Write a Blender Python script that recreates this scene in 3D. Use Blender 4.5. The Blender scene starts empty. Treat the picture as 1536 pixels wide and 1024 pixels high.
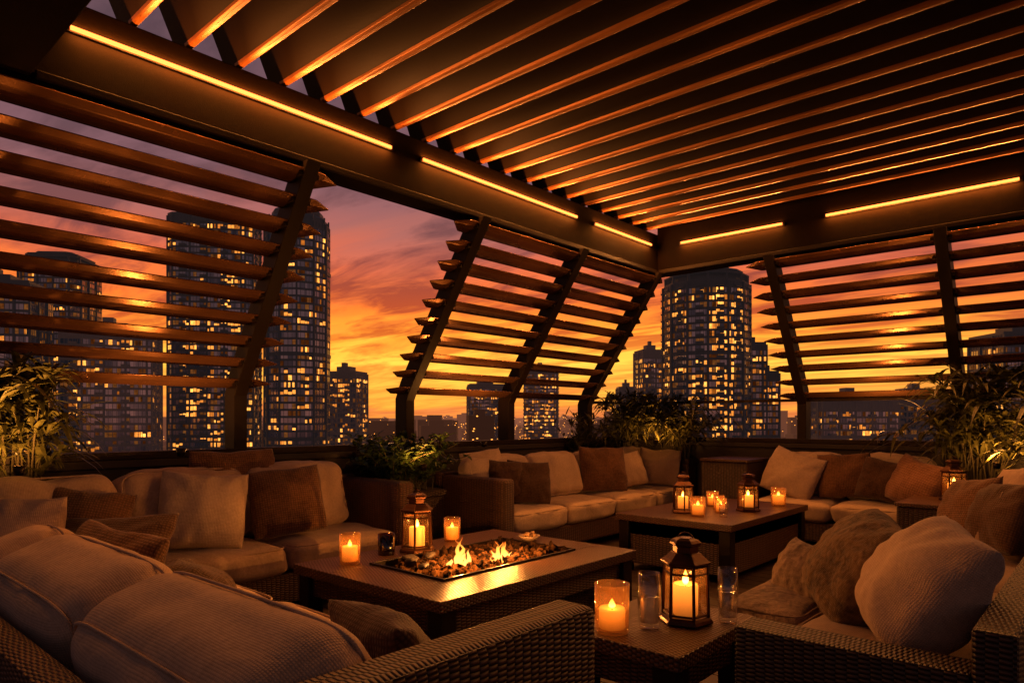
import bpy, bmesh, math, random
from mathutils import Vector, Matrix, noise
random.seed(7)
R = math.radians
scene = bpy.context.scene
COL = scene.collection
scene.view_settings.view_transform = 'Standard'
scene.view_settings.look = 'None'
scene.view_settings.exposure = 0

# ------------------------------------------------------------------ materials
class NT:
    def __init__(s, tree): s.t = tree; s.n = tree.nodes; s.l = tree.links
    def new(s, ty, **kw):
        n = s.n.new(ty)
        for k, v in kw.items(): setattr(n, k, v)
        return n
    def math(s, op, a, b=None, c=None):
        n = s.n.new('ShaderNodeMath'); n.operation = op
        for i, v in enumerate((a, b, c)):
            if v is None: continue
            if isinstance(v, (int, float)): n.inputs[i].default_value = v
            else: s.l.new(v, n.inputs[i])
        return n.outputs[0]
    def mix(s, f, a, b, typ='MIX'):
        n = s.n.new('ShaderNodeMix'); n.data_type = 'RGBA'; n.blend_type = typ
        for i, v in ((0, f), (6, a), (7, b)):
            if isinstance(v, (int, float)): n.inputs[i].default_value = v
            elif isinstance(v, (tuple, list)): n.inputs[i].default_value = (*v[:3], 1)
            else: s.l.new(v, n.inputs[i])
        return n.outputs[2]
    def ramp(s, f, stops):
        n = s.n.new('ShaderNodeValToRGB')
        e = n.color_ramp.elements
        while len(e) < len(stops): e.new(0.5)
        for i, (p, c) in enumerate(stops):
            e[i].position = p
            e[i].color = (c, c, c, 1) if isinstance(c, (int, float)) else (*c, 1)
        s.l.new(f, n.inputs[0]); return n.outputs[0]

def newmat(name):
    m = bpy.data.materials.new(name); m.use_nodes = True
    t = NT(m.node_tree); b = t.n['Principled BSDF']
    return m, t, b

def M(name, col, rough=.6, metal=0, var=.25, vs=3.0, bump=.2, bs=60, dist=.004, haze=None, flat_haze=None, spec=.5):
    m, t, b = newmat(name)
    b.inputs['Specular IOR Level'].default_value = spec
    tc = t.new('ShaderNodeTexCoord')
    n1 = t.new('ShaderNodeTexNoise'); n1.inputs['Scale'].default_value = vs; n1.inputs['Detail'].default_value = 5
    t.l.new(tc.outputs['Object'], n1.inputs['Vector'])
    f = t.ramp(n1.outputs['Fac'], [(.3, 0.0), (.7, 1.0)])
    c = t.mix(f, [x*(1-var) for x in col], [min(1, x*(1+var)) for x in col])
    t.l.new(c, b.inputs['Base Color'])
    rr = t.math('MULTIPLY_ADD', n1.outputs['Fac'], .3, max(0.02, rough-.15))
    t.l.new(rr, b.inputs['Roughness'])
    b.inputs['Metallic'].default_value = metal
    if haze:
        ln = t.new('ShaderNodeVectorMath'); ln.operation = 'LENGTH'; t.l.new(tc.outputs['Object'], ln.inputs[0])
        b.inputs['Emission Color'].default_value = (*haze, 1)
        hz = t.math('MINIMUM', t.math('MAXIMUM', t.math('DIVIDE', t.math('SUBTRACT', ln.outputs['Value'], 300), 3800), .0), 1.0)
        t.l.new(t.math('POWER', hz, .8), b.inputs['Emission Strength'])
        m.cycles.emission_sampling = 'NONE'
    if flat_haze:
        b.inputs['Emission Color'].default_value = (*flat_haze, 1); b.inputs['Emission Strength'].default_value = 1
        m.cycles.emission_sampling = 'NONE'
    if bump:
        n2 = t.new('ShaderNodeTexNoise'); n2.inputs['Scale'].default_value = bs; n2.inputs['Detail'].default_value = 3
        t.l.new(tc.outputs['Object'], n2.inputs['Vector'])
        bp = t.new('ShaderNodeBump'); bp.inputs['Strength'].default_value = bump; bp.inputs['Distance'].default_value = dist
        t.l.new(n2.outputs['Fac'], bp.inputs['Height']); t.l.new(bp.outputs[0], b.inputs['Normal'])
    return m

def fabric(name, col, pitch=.006, var=.22, bump=.6, fuzzy=0):
    m, t, b = newmat(name)
    tc = t.new('ShaderNodeTexCoord')
    n1 = t.new('ShaderNodeTexNoise'); n1.inputs['Scale'].default_value = 6; n1.inputs['Detail'].default_value = 7
    t.l.new(tc.outputs['Object'], n1.inputs['Vector'])
    sp = t.new('ShaderNodeSeparateXYZ'); t.l.new(tc.outputs['UV'], sp.inputs[0])
    k = math.pi/pitch
    a = t.math('ABSOLUTE', t.math('SINE', t.math('MULTIPLY', sp.outputs[0], k)))
    c_ = t.math('ABSOLUTE', t.math('SINE', t.math('MULTIPLY', sp.outputs[1], k)))
    w = t.math('MULTIPLY', a, c_)
    n2 = t.new('ShaderNodeTexNoise'); n2.inputs['Scale'].default_value = 70 if not fuzzy else fuzzy; n2.inputs['Detail'].default_value = 5
    t.l.new(tc.outputs['Object'], n2.inputs['Vector'])
    n3 = t.new('ShaderNodeTexNoise'); n3.inputs['Scale'].default_value = 8; n3.inputs['Detail'].default_value = 3; n3.inputs['Distortion'].default_value = 1.5
    t.l.new(tc.outputs['Object'], n3.inputs['Vector'])
    h = t.math('ADD', t.math('MULTIPLY', w, .5 if not fuzzy else 0.1), n2.outputs['Fac'])
    f = t.math('MULTIPLY', t.math('ADD', n1.outputs['Fac'], h), .5)
    c = t.mix(t.ramp(f, [(.3, 0.0), (.85, 1.0)]), [x*(1-var*1.7) for x in col], [min(1, x*(1+var)) for x in col])
    t.l.new(c, b.inputs['Base Color'])
    b.inputs['Roughness'].default_value = .9
    b.inputs['Sheen Weight'].default_value = .2
    b.inputs['Specular IOR Level'].default_value = .12
    bp0 = t.new('ShaderNodeBump'); bp0.inputs['Strength'].default_value = .38; bp0.inputs['Distance'].default_value = .016
    t.l.new(n3.outputs['Fac'], bp0.inputs['Height'])
    bp = t.new('ShaderNodeBump'); bp.inputs['Strength'].default_value = bump; bp.inputs['Distance'].default_value = .003 if not fuzzy else .016
    t.l.new(h, bp.inputs['Height']); t.l.new(bp0.outputs[0], bp.inputs['Normal']); t.l.new(bp.outputs[0], b.inputs['Normal'])
    return m

def wicker(name, col, pv=.014, pu=.03, rough=.5, bump=.9, dist=.006, spec=.5):
    m, t, b = newmat(name)
    b.inputs['Specular IOR Level'].default_value = spec
    tc = t.new('ShaderNodeTexCoord')
    wob = t.new('ShaderNodeTexNoise'); wob.inputs['Scale'].default_value = 7; t.l.new(tc.outputs['Object'], wob.inputs['Vector'])
    wv = t.math('MULTIPLY', t.math('SUBTRACT', wob.outputs['Fac'], .5), .012)
    sp = t.new('ShaderNodeSeparateXYZ'); t.l.new(tc.outputs['UV'], sp.inputs[0])
    u, v = t.math('ADD', sp.outputs[0], wv), t.math('ADD', sp.outputs[1], wv)
    fl = t.math('FLOOR', t.math('DIVIDE', u, pu))
    odd = t.math('MODULO', t.math('ABSOLUTE', fl), 2.0)
    s = t.math('ABSOLUTE', t.math('SINE', t.math('ADD', t.math('MULTIPLY', v, math.pi/pv), t.math('MULTIPLY', odd, math.pi/2))))
    e = t.math('POWER', t.math('ABSOLUTE', t.math('SINE', t.math('MULTIPLY', u, math.pi/pu))), .4)
    h = t.math('MULTIPLY', s, e)
    n1 = t.new('ShaderNodeTexNoise'); n1.inputs['Scale'].default_value = 25; n1.inputs['Detail'].default_value = 4
    t.l.new(tc.outputs['Object'], n1.inputs['Vector'])
    f = t.math('MULTIPLY', h, t.math('ADD', n1.outputs['Fac'], .35))
    c = t.mix(t.ramp(f, [(.1, 0.0), (.8, 1.0)]), [x*.12 for x in col], [x*1.35 for x in col])
    t.l.new(c, b.inputs['Base Color']); b.inputs['Roughness'].default_value = rough
    bp = t.new('ShaderNodeBump'); bp.inputs['Strength'].default_value = bump; bp.inputs['Distance'].default_value = dist
    t.l.new(h, bp.inputs['Height']); t.l.new(bp.outputs[0], b.inputs['Normal'])
    return m

def emis(name, col, st, sample=True, var=0):
    m, t, b = newmat(name)
    t.n.remove(b)
    e = t.new('ShaderNodeEmission'); e.inputs[0].default_value = (*col, 1); e.inputs[1].default_value = st
    if var:
        tc = t.new('ShaderNodeTexCoord'); w = t.new('ShaderNodeTexWhiteNoise')
        sn = t.new('ShaderNodeVectorMath'); sn.operation = 'SNAP'; sn.inputs[1].default_value = (2.2, 2.2, 3.0)
        t.l.new(tc.outputs['Object'], sn.inputs[0]); t.l.new(sn.outputs[0], w.inputs[0])
        nn = t.new('ShaderNodeTexNoise'); nn.inputs['Scale'].default_value = .9; t.l.new(tc.outputs['Object'], nn.inputs['Vector'])
        v = t.math('MULTIPLY', t.math('MULTIPLY_ADD', w.outputs[0], var, 1-var), t.math('MULTIPLY', nn.outputs['Fac'], 2*st))
        t.l.new(v, e.inputs[1])
        t.l.new(t.mix(w.outputs[0], [col[0], col[1]*.75, col[2]*.6], [col[0], col[1]*1.2, col[2]*1.6]), e.inputs[0])
    t.l.new(e.outputs[0], t.n['Material Output'].inputs[0])
    if not sample: m.cycles.emission_sampling = 'NONE'
    return m

def thin_glass(name, tint=(1, 1, 1), base=.06, glow=None):
    m, t, b = newmat(name); t.n.remove(b)
    tr = t.new('ShaderNodeBsdfTransparent'); tr.inputs[0].default_value = (*tint, 1)
    g = t.new('ShaderNodeBsdfGlossy'); g.inputs['Roughness'].default_value = .04
    fr = t.new('ShaderNodeLayerWeight'); fr.inputs[0].default_value = .35
    f = t.math('ADD', t.math('MULTIPLY', t.math('POWER', fr.outputs['Facing'], 1.8), .8), base)
    mx = t.new('ShaderNodeMixShader'); t.l.new(f, mx.inputs[0]); t.l.new(tr.outputs[0], mx.inputs[1]); t.l.new(g.outputs[0], mx.inputs[2])
    out = mx.outputs[0]
    if glow:
        tl = t.new('ShaderNodeBsdfTranslucent'); tl.inputs[0].default_value = (1, .62, .3, 1)
        m2 = t.new('ShaderNodeMixShader'); m2.inputs[0].default_value = glow
        t.l.new(out, m2.inputs[1]); t.l.new(tl.outputs[0], m2.inputs[2]); out = m2.outputs[0]
    t.l.new(out, t.n['Material Output'].inputs[0]); return m

def flame_mat(name, st, soft=0.0):
    m, t, b = newmat(name); t.n.remove(b)
    tc = t.new('ShaderNodeTexCoord'); sp = t.new('ShaderNodeSeparateXYZ'); t.l.new(tc.outputs['Generated'], sp.inputs[0])
    col = t.ramp(sp.outputs[2], [(0, (1, .24, .02)), (.25, (1, .50, .10)), (.6, (1, .36, .045)), (1, (1, .13, .01))])
    e = t.new('ShaderNodeEmission'); t.l.new(col, e.inputs[0]); e.inputs[1].default_value = st
    tr = t.new('ShaderNodeBsdfTransparent'); lw = t.new('ShaderNodeLayerWeight'); lw.inputs[0].default_value = .3+soft
    f = t.math('MINIMUM', t.math('ADD', t.math('ADD', lw.outputs['Facing'], soft*.6), t.math('MULTIPLY', t.math('SUBTRACT', sp.outputs[2], .5), .5+soft)), 1.0)
    f = t.math('MAXIMUM', f, 0.02)
    mx = t.new('ShaderNodeMixShader'); t.l.new(f, mx.inputs[0]); t.l.new(e.outputs[0], mx.inputs[1]); t.l.new(tr.outputs[0], mx.inputs[2])
    t.l.new(mx.outputs[0], t.n['Material Output'].inputs[0]); return m

MAT = dict(
    bronze=M('bronze_metal', (.016, .0095, .0065), .5, .2, .3, 2, .25, 120, spec=.2),
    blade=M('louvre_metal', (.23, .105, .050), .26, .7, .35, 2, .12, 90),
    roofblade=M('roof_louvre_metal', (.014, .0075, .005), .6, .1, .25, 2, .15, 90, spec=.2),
    rooflip_lit=M('roof_louvre_edge_lit_tone', (.26, .10, .030), .36, .4, .35, 2, .15, 90, spec=.4),  # slat lips coloured brighter than the faces so they look lit
    beamtex=M('beam_textured_metal', (.0075, .0042, .0027), .8, .0, .3, 3, .5, 300, spec=.05),
    dark=M('dark_metal', (.02, .014, .01), .35, .7, .3, 6, .2, 80),
    copper=M('aged_copper_metal', (.07, .028, .014), .36, .85, .35, 9, .25, 70),
    wicker=wicker('wicker_brown', (.105, .048, .024)),
    wickerdark=wicker('wicker_dark', (.055, .027, .015)),
    wickertop=wicker('wicker_table_top', (.10, .042, .017), .017, .017, .31, .8, .0035, .55),
    deck=M('deck_boards', (.04, .024, .016), .55, 0, .4, 4, .4, 40),
    wall=M('parapet_render', (.018, .012, .009), .7, 0, .3, 4, .4, 50),
    beige=fabric('fabric_beige', (.44, .305, .205), .007, .20, .8),
    beige2=fabric('fabric_light_beige', (.50, .37, .25), .008, .20, .8),
    taupe=fabric('fabric_taupe', (.27, .18, .12)),
    brown=fabric('fabric_brown', (.15, .074, .036), .014, .5, 1.0),
    dkbrown=fabric('fabric_dark_brown', (.085, .044, .025), .013, .5, 1.0),
    mustard=fabric('fabric_fleecy_tan', (.20, .115, .048), .006, .6, 1.0, 40),
    fleece=fabric('fabric_fleece', (.30, .20, .13), .006, .5, 1.0, 40),
    stripe=fabric('fabric_rust', (.22, .105, .055), .02, .4, 1.0),
    leaf=M('leaf_green', (.070, .070, .020), .40, 0, .5, 9, .1, 30),
    leafdk=M('leaf_dark_green', (.050, .085, .020), .45, 0, .5, 9, .1, 30),
    stem=M('stem_brown', (.06, .05, .02), .7, 0, .3),
    soil=M('soil', (.03, .02, .012), .95, 0, .5, 20, .8, 30),
    stone2=M('brown_stone', (.035, .024, .018), .7, 0, .4, 14, .5, 40),
    bowl=M('ceramic', (.30, .22, .16), .6, 0, .3, 14, .3, 40),
    glass=thin_glass('clear_glass', base=.14),
    votive=thin_glass('votive_glass', (1, .9, .72), .08, .13),
    lglass=thin_glass('lantern_glass', (1, .93, .8), .02, .08),
    amber=thin_glass('amber_glass', (.35, .16, .08), .1),
    led=emis('led_strip', (1, .20, .035), 4.5),
    flame=flame_mat('candle_flame', 14),
    fire=flame_mat('fire_flame', 2.6, .25),
    wick=M('wick', (.01, .01, .01), .9),
    facade=M('facade_dark', (.080, .068, .066), .5, .2, .3, .05, 0, flat_haze=(.008, .006, .0062)),  # weak emission paints aerial haze over the facade
    facade2=M('facade_concrete', (.17, .12, .10), .7, 0, .3, .05, 0, flat_haze=(.018, .010, .009)),  # haze painted in as a warm even glow here too
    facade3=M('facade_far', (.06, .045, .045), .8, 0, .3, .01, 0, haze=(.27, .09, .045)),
    winlit=emis('window_lit', (1, .33, .042), 2.3, False, .88),
    windim=emis('window_dim', (.8, .23, .04), .22, False, .8),
    citylight=emis('city_light', (1, .34, .05), 3.0, False),
    lens=emis('lamp_lens', (1, .40, .08), 12, False),
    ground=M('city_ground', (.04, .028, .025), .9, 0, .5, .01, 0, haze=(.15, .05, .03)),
    cloth=M('cork', (.3, .17, .08), .8),
)
m, t, b = newmat('window_glass'); b.inputs['Roughness'].default_value = .08; b.inputs['Metallic'].default_value = .95
tc = t.new('ShaderNodeTexCoord'); w = t.new('ShaderNodeTexWhiteNoise'); sn = t.new('ShaderNodeVectorMath'); sn.operation = 'SNAP'; sn.inputs[1].default_value = (2.2, 2.2, 3.0)
t.l.new(tc.outputs['Object'], sn.inputs[0]); t.l.new(sn.outputs[0], w.inputs[0])
t.l.new(t.mix(w.outputs[0], (.10, .095, .11), (.60, .50, .50)), b.inputs['Base Color'])
b.inputs['Emission Color'].default_value = (.005, .0055, .008, 1); b.inputs['Emission Strength'].default_value = 1; m.cycles.emission_sampling = 'NONE'  # unlit panes get a faint painted glow
MAT['winglass'] = m
m, t, b = newmat('candle_wax')
b.inputs['Base Color'].default_value = (.75, .45, .2, 1); b.inputs['Roughness'].default_value = .5
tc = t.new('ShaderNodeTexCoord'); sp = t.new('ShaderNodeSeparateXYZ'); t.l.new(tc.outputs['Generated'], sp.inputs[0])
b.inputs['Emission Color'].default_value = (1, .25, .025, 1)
t.l.new(t.math('MULTIPLY_ADD', t.math('POWER', sp.outputs[2], 1.4), 2.2, .35), b.inputs['Emission Strength'])  # flame light through the wax painted as emission, stronger upward
MAT['wax'] = m
m, t, b = newmat('ember_rock')
tc = t.new('ShaderNodeTexCoord'); nz = t.new('ShaderNodeTexNoise'); nz.inputs['Scale'].default_value = 26; nz.inputs['Detail'].default_value = 4
t.l.new(tc.outputs['Object'], nz.inputs['Vector'])
t.l.new(t.mix(nz.outputs['Fac'], (.003, .002, .0015), (.022, .010, .005)), b.inputs['Base Color'])
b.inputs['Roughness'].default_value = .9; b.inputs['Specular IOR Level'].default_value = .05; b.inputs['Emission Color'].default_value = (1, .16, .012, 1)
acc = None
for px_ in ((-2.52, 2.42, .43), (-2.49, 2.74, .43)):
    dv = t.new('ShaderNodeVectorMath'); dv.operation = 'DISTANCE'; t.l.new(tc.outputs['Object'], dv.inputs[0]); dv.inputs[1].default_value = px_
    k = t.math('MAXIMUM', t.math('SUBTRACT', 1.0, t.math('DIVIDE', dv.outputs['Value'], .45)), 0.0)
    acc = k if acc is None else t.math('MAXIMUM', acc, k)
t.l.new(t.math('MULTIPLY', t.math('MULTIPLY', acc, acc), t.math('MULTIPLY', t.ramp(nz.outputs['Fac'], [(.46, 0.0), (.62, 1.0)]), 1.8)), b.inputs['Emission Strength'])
MAT['stone'] = m

# ------------------------------------------------------------------ mesh builder
class MB:
    def __init__(s): s.bm = bmesh.new()
    def add(s, verts, faces):
        vs = [s.bm.verts.new(v) for v in verts]
        for f in faces:
            try: s.bm.faces.new([vs[i] for i in f])
            except ValueError: pass
        return vs
    def box(s, x0, x1, y0, y1, z0, z1, mat=None):
        v = [Vector(p) for p in ((x0,y0,z0),(x1,y0,z0),(x1,y1,z0),(x0,y1,z0),(x0,y0,z1),(x1,y0,z1),(x1,y1,z1),(x0,y1,z1))]
        if mat: v = [mat @ p for p in v]
        s.add(v, [(0,3,2,1),(4,5,6,7),(0,1,5,4),(1,2,6,5),(2,3,7,6),(3,0,4,7)])
    def sections(s, secs, cap=True):
        n = len(secs[0]); vs = []; fs = []
        for sec in secs: vs += sec
        for i in range(len(secs)-1):
            for j in range(n):
                k = (j+1) % n
                fs.append((i*n+j, i*n+k, (i+1)*n+k, (i+1)*n+j))
        if cap:
            fs.append(tuple(range(n))[::-1]); fs.append(tuple((len(secs)-1)*n+j for j in range(n)))
        s.add(vs, fs)
    def lathe(s, prof, n=24, c=(0,0,0), rot=0, cap=True):
        s.sections([[Vector((c[0]+r*math.cos(rot+2*math.pi*j/n), c[1]+r*math.sin(rot+2*math.pi*j/n), c[2]+z)) for j in range(n)] for r, z in prof], cap)
    def tube(s, pts, r, n=6):
        secs = []
        for i, p in enumerate(pts):
            p = Vector(p); a = Vector(pts[max(0, i-1)]); b2 = Vector(pts[min(len(pts)-1, i+1)])
            d = (b2-a).normalized(); up = Vector((0,0,1)) if abs(d.z) < .95 else Vector((1,0,0))
            x = d.cross(up).normalized(); y = x.cross(d)
            rr = r[i] if isinstance(r, (list, tuple)) else r
            secs.append([p + x*rr*math.cos(2*math.pi*j/n) + y*rr*math.sin(2*math.pi*j/n) for j in range(n)])
        s.sections(secs)
    def obj(s, name, mat, parent=None, loc=(0,0,0), rot=(0,0,0), smooth=False, bevel=0, sub=0, recalc=True):
        if recalc: bmesh.ops.recalc_face_normals(s.bm, faces=s.bm.faces)
        uv = s.bm.loops.layers.uv.new('UVMap')
        for f in s.bm.faces:
            nx, ny, nz = (abs(a) for a in f.normal)
            for l in f.loops:
                c = l.vert.co
                l[uv].uv = (c.x, c.y) if nz >= nx and nz >= ny else ((c.y, c.z) if nx >= ny else (c.x, c.z))
            f.smooth = smooth
        me = bpy.data.meshes.new(name); s.bm.to_mesh(me); s.bm.free()
        me.materials.append(MAT[mat] if isinstance(mat, str) else mat)
        o = bpy.data.objects.new(name, me); COL.objects.link(o)
        o.location = loc; o.rotation_euler = rot
        if parent: o.parent = parent
        if bevel:
            md = o.modifiers.new('bevel', 'BEVEL'); md.width = bevel; md.segments = 2; md.limit_method = 'ANGLE'
        if sub:
            md = o.modifiers.new('sub', 'SUBSURF'); md.levels = sub; md.render_levels = sub
        return o

def meta(o, label, cat, group=None):
    o['label'] = label; o['category'] = cat
    if group: o['group'] = group
    return o
def thing(name, loc, rz, label, cat, group=None):
    e = bpy.data.objects.new(name, None); e.empty_display_size = .1
    COL.objects.link(e); e.location = loc; e.rotation_euler = (0, 0, rz)
    return meta(e, label, cat, group)
def copy_tree(src, loc, rz=0, scale=1, kids=None):
    o = src.copy(); COL.objects.link(o); o.location = loc; o.rotation_euler = (0, 0, rz); o.scale = scale if isinstance(scale, tuple) else (scale,)*3
    for c in list(src.children):
        c2 = c.copy(); c2.parent = o; COL.objects.link(c2)
        for d in list(c.children):
            d2 = d.copy(); d2.parent = c2; COL.objects.link(d2)
    return o

def cushion_mesh(w, d, h, r=.06, bulge=.10, seed=0, cuts=13, wr=.006, front=0.0, pipe=True, slump=0):
    mb = MB(); bm = mb.bm
    bmesh.ops.create_cube(bm, size=2)
    bmesh.ops.subdivide_edges(bm, edges=bm.edges[:], cuts=cuts, use_grid_fill=True)
    H = Vector((w/2, d/2, h/2)); I = Vector([max(.001, a-r) for a in H])
    def warp(q):
        if slump:
            f = (q.y/H.y+1)/2
            q.y -= slump*f*(abs(q.x)/H.x)**3*.6 + slump*.5*f*noise.noise(Vector((q.x*4, seed, 0)))
            q.z *= 1+.22*(1-f)
            q.x *= 1+.03*(1-f)
        return q
    for v in bm.verts:
        p = v.co.copy(); q = Vector([p[i]*H[i] for i in range(3)])
        c = Vector([max(-I[i], min(I[i], q[i])) for i in range(3)])
        e = q-c
        if e.length > 1e-6: q = c+e.normalized()*r
        ux, uy, uz = 1-p.x**2, 1-p.y**2, 1-p.z**2
        q.z += math.copysign(1, p.z)*abs(p.z)*bulge*h*(ux*uy)**.6
        q.y += p.y*front*d*(ux*uz)**.6
        q.x += p.x*.03*w*(uy*uz)
        nv = noise.noise(Vector((q.x*5+seed*7.3, q.y*5, q.z*5)))
        nv2 = noise.noise(Vector((q.x*16+seed*3.1, q.y*9, q.z*7+seed)))
        k = abs(math.sin(math.atan2(p.y, p.x)*9+seed))*max(0, abs(p.x*p.y)-.3)
        q *= 1 + (nv*wr*4 + nv2*wr*1.8)/max(.2, q.length) - k*.018
        v.co = warp(q)
    if pipe:
        for zz in ((h/2-r*.28,) if pipe == 1 else (h/2-r*.28, -h/2+r*.28)):
            pts = []
            a, b_ = w/2-r*.25, d/2-r*.25
            N = 56
            for i in range(N+1):
                th = 2*math.pi*i/N; cx, sx = math.cos(th), math.sin(th)
                pw = .22 if pipe == 1 else .30
                x = a*math.copysign(abs(cx)**pw, cx); y = b_*math.copysign(abs(sx)**pw, sx)
                pts.append(warp(Vector((x, y, zz+.004*noise.noise(Vector((x*6, y*6, seed)))))))
            mb.tube(pts, .0065, 5)
    return mb

def pillow_mesh(w, h, t, seed=0, n=26, sag=.0, ex=.46, pinch=.09):
    mb = MB(); bm = mb.bm
    for side in (1, -1):
        g = {}
        for i in range(n+1):
            for j in range(n+1):
                u = -1+2*i/n; v = -1+2*j/n
                u = math.sin(u*math.pi/2)*.35+u*.65; v = math.sin(v*math.pi/2)*.35+v*.65
                x = w/2*u*(1-pinch*(1-v*v)*u*u); z = h/2*v*(1-pinch*(1-u*u)*v*v)
                cr2 = 1-.08*max(0, abs(u)*abs(v)-.5)/.5
                x *= cr2; z *= cr2
                th = t/2*(max(0, (1-u*u))*max(0, (1-v*v)))**ex*(1.12-.24*v)
                f = max(0, (1-u*u)*(1-v*v))
                nn = noise.noise(Vector((x*7+seed*5, z*7, side*3.+seed)))*.024*f**.35
                ang = math.atan2(v, u); rad = math.hypot(u, v)
                cr = math.sin(ang*11+seed*2+2*noise.noise(Vector((x*6, z*6, seed))))*.010*min(1, rad)**2*(f**.35)
                y = side*(th+nn+cr)
                if f == 0: y = 0
                y += .03*noise.noise(Vector((x*3, z*3, seed+9)))
                z -= sag*h*max(0, v)*(1+noise.noise(Vector((x*5, seed, 2)))*1.5)*(1-u*u)
                g[i, j] = bm.verts.new((x, y, z))
        for i in range(n):
            for j in range(n):
                f4 = (g[i,j], g[i+1,j], g[i+1,j+1], g[i,j+1])
                bm.faces.new(f4 if side < 0 else f4[::-1])
    bmesh.ops.remove_doubles(bm, verts=bm.verts[:], dist=.0004)
    return mb

def pillow(loc, yaw, lean, mat, w=.5, h=.5, t=.18, roll=0, label='', seed=None, n=26, sag=.03, ex=.46, pinch=.09):
    seed = random.random()*30 if seed is None else seed
    o = pillow_mesh(w, h, t, seed, n, sag, ex, pinch).obj('throw_pillow', mat, smooth=True, recalc=False)
    o.location = loc
    o.rotation_euler = (Matrix.Rotation(R(yaw), 3, 'Z') @ Matrix.Rotation(R(-lean), 3, 'X') @ Matrix.Rotation(R(roll), 3, 'Y')).to_euler()
    meta(o, label or 'square throw pillow resting on a wicker sofa', 'pillow', 'throw pillows on the sofas')
    return o

# ------------------------------------------------------------------ camera
cam = bpy.data.cameras.new('camera'); co = bpy.data.objects.new('camera', cam); COL.objects.link(co)
co.location = (0, 0, 1.2); co.rotation_euler = (R(90), 0, R(41.7))
cam.lens = 24; cam.sensor_width = 36; cam.shift_y = .0768; cam.clip_start = .05; cam.clip_end = 20000
scene.camera = co
Fv = Vector((-math.sin(R(41.7)), math.cos(R(41.7)), 0)); Rv = Vector((math.cos(R(41.7)), math.sin(R(41.7)), 0))

# ------------------------------------------------------------------ world
wd = bpy.data.worlds.new('World'); scene.world = wd; wd.use_nodes = True
t = NT(wd.node_tree); bg = t.n['Background']
tc = t.new('ShaderNodeTexCoord'); sp = t.new('ShaderNodeSeparateXYZ'); t.l.new(tc.outputs['Generated'], sp.inputs[0])
X, Y, Z = sp.outputs
den = t.math('ADD', t.math('MAXIMUM', Z, 0.0), .09)
cb = t.new('ShaderNodeCombineXYZ')
t.l.new(t.math('DIVIDE', X, den), cb.inputs[0]); t.l.new(t.math('DIVIDE', Y, den), cb.inputs[1])
mp = t.new('ShaderNodeMapping'); mp.inputs['Rotation'].default_value = (0, 0, R(-28)); mp.inputs['Scale'].default_value = (.6, 1.5, 1); t.l.new(cb.outputs[0], mp.inputs[0])
na = t.new('ShaderNodeTexNoise'); na.inputs['Scale'].default_value = .85; na.inputs['Detail'].default_value = 10; na.inputs['Roughness'].default_value = .60; na.inputs['Distortion'].default_value = .6
t.l.new(mp.outputs[0], na.inputs['Vector'])
nb = t.new('ShaderNodeTexNoise'); nb.inputs['Scale'].default_value = 2.0; nb.inputs['Detail'].default_value = 11; nb.inputs['Roughness'].default_value = .60; nb.inputs['Distortion'].default_value = .5
t.l.new(mp.outputs[0], nb.inputs['Vector'])
e1 = t.math('ADD', Z, t.math('MULTIPLY', t.math('SUBTRACT', na.outputs['Fac'], .5), .14))
base = t.ramp(e1, [(0, (1.05, .29, .07)), (.03, (1.4, .50, .06)), (.075, (1.85, .92, .10)), (.12, (1.7, .56, .045)), (.165, (1.35, .27, .035)), (.21, (.98, .19, .08)), (.26, (.56, .175, .14)), (.32, (.31, .14, .16)), (.6, (.08, .06, .085))])
cloudc = t.ramp(Z, [(0, (.72, .15, .03)), (.06, (1.05, .24, .025)), (.13, (.72, .095, .02)), (.19, (.42, .075, .045)), (.26, (.24, .085, .085)), (.36, (.15, .078, .095)), (.7, (.03, .027, .04))])
cf = t.ramp(nb.outputs['Fac'], [(.43, 0.0), (.59, 1.0)])
cf = t.math('MULTIPLY', cf, t.ramp(Z, [(.02, .4), (.14, .92)]))
sky = t.mix(cf, base, cloudc)
hot = t.ramp(na.outputs['Fac'], [(.53, 0.0), (.66, 1.0)])
hotc = t.ramp(Z, [(0, (1.4, .55, .06)), (.10, (1.8, .68, .07)), (.17, (1.45, .32, .05)), (.24, (.95, .21, .12)), (.32, (.50, .17, .16)), (.6, (.06, .04, .05))])
sky = t.mix(t.math('MULTIPLY', hot, .6), sky, hotc)
dt = t.math('ADD', t.math('MULTIPLY', X, -.78), t.math('MULTIPLY', Y, .62))
az = t.ramp(dt, [(-.5, 0.0), (.25, .3), (.75, .9), (1.0, 1.0)])
dusk = t.ramp(Z, [(0, (.34, .15, .11)), (.12, (.18, .095, .09)), (.3, (.07, .05, .06)), (1, (.022, .021, .032))])
sky = t.mix(az, dusk, sky)
dn = t.ramp(t.math('ADD', Z, .03), [(0, .08), (.03, 1.0)])
sky = t.mix(1.0, sky, dn, 'MULTIPLY')
ns = t.new('ShaderNodeTexSky'); ns.sky_type = 'NISHITA'; ns.sun_disc = False; ns.sun_elevation = R(1.0); ns.sun_rotation = R(-51)
sc = t.mix(1.0, ns.outputs[0], (.0012, .0012, .0016), 'MULTIPLY')
sky = t.mix(1.0, sky, sc, 'ADD')
t.l.new(sky, bg.inputs[0]); bg.inputs[1].default_value = .88
sl = bpy.data.lights.new('low_sun', 'SUN'); sl.energy = .3; sl.angle = R(4); sl.color = (1, .42, .12)
so = bpy.data.objects.new('low_sun', sl); COL.objects.link(so)
so.rotation_euler = Vector((-.78, .62, .04)).to_track_quat('Z', 'Y').to_euler()

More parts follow.
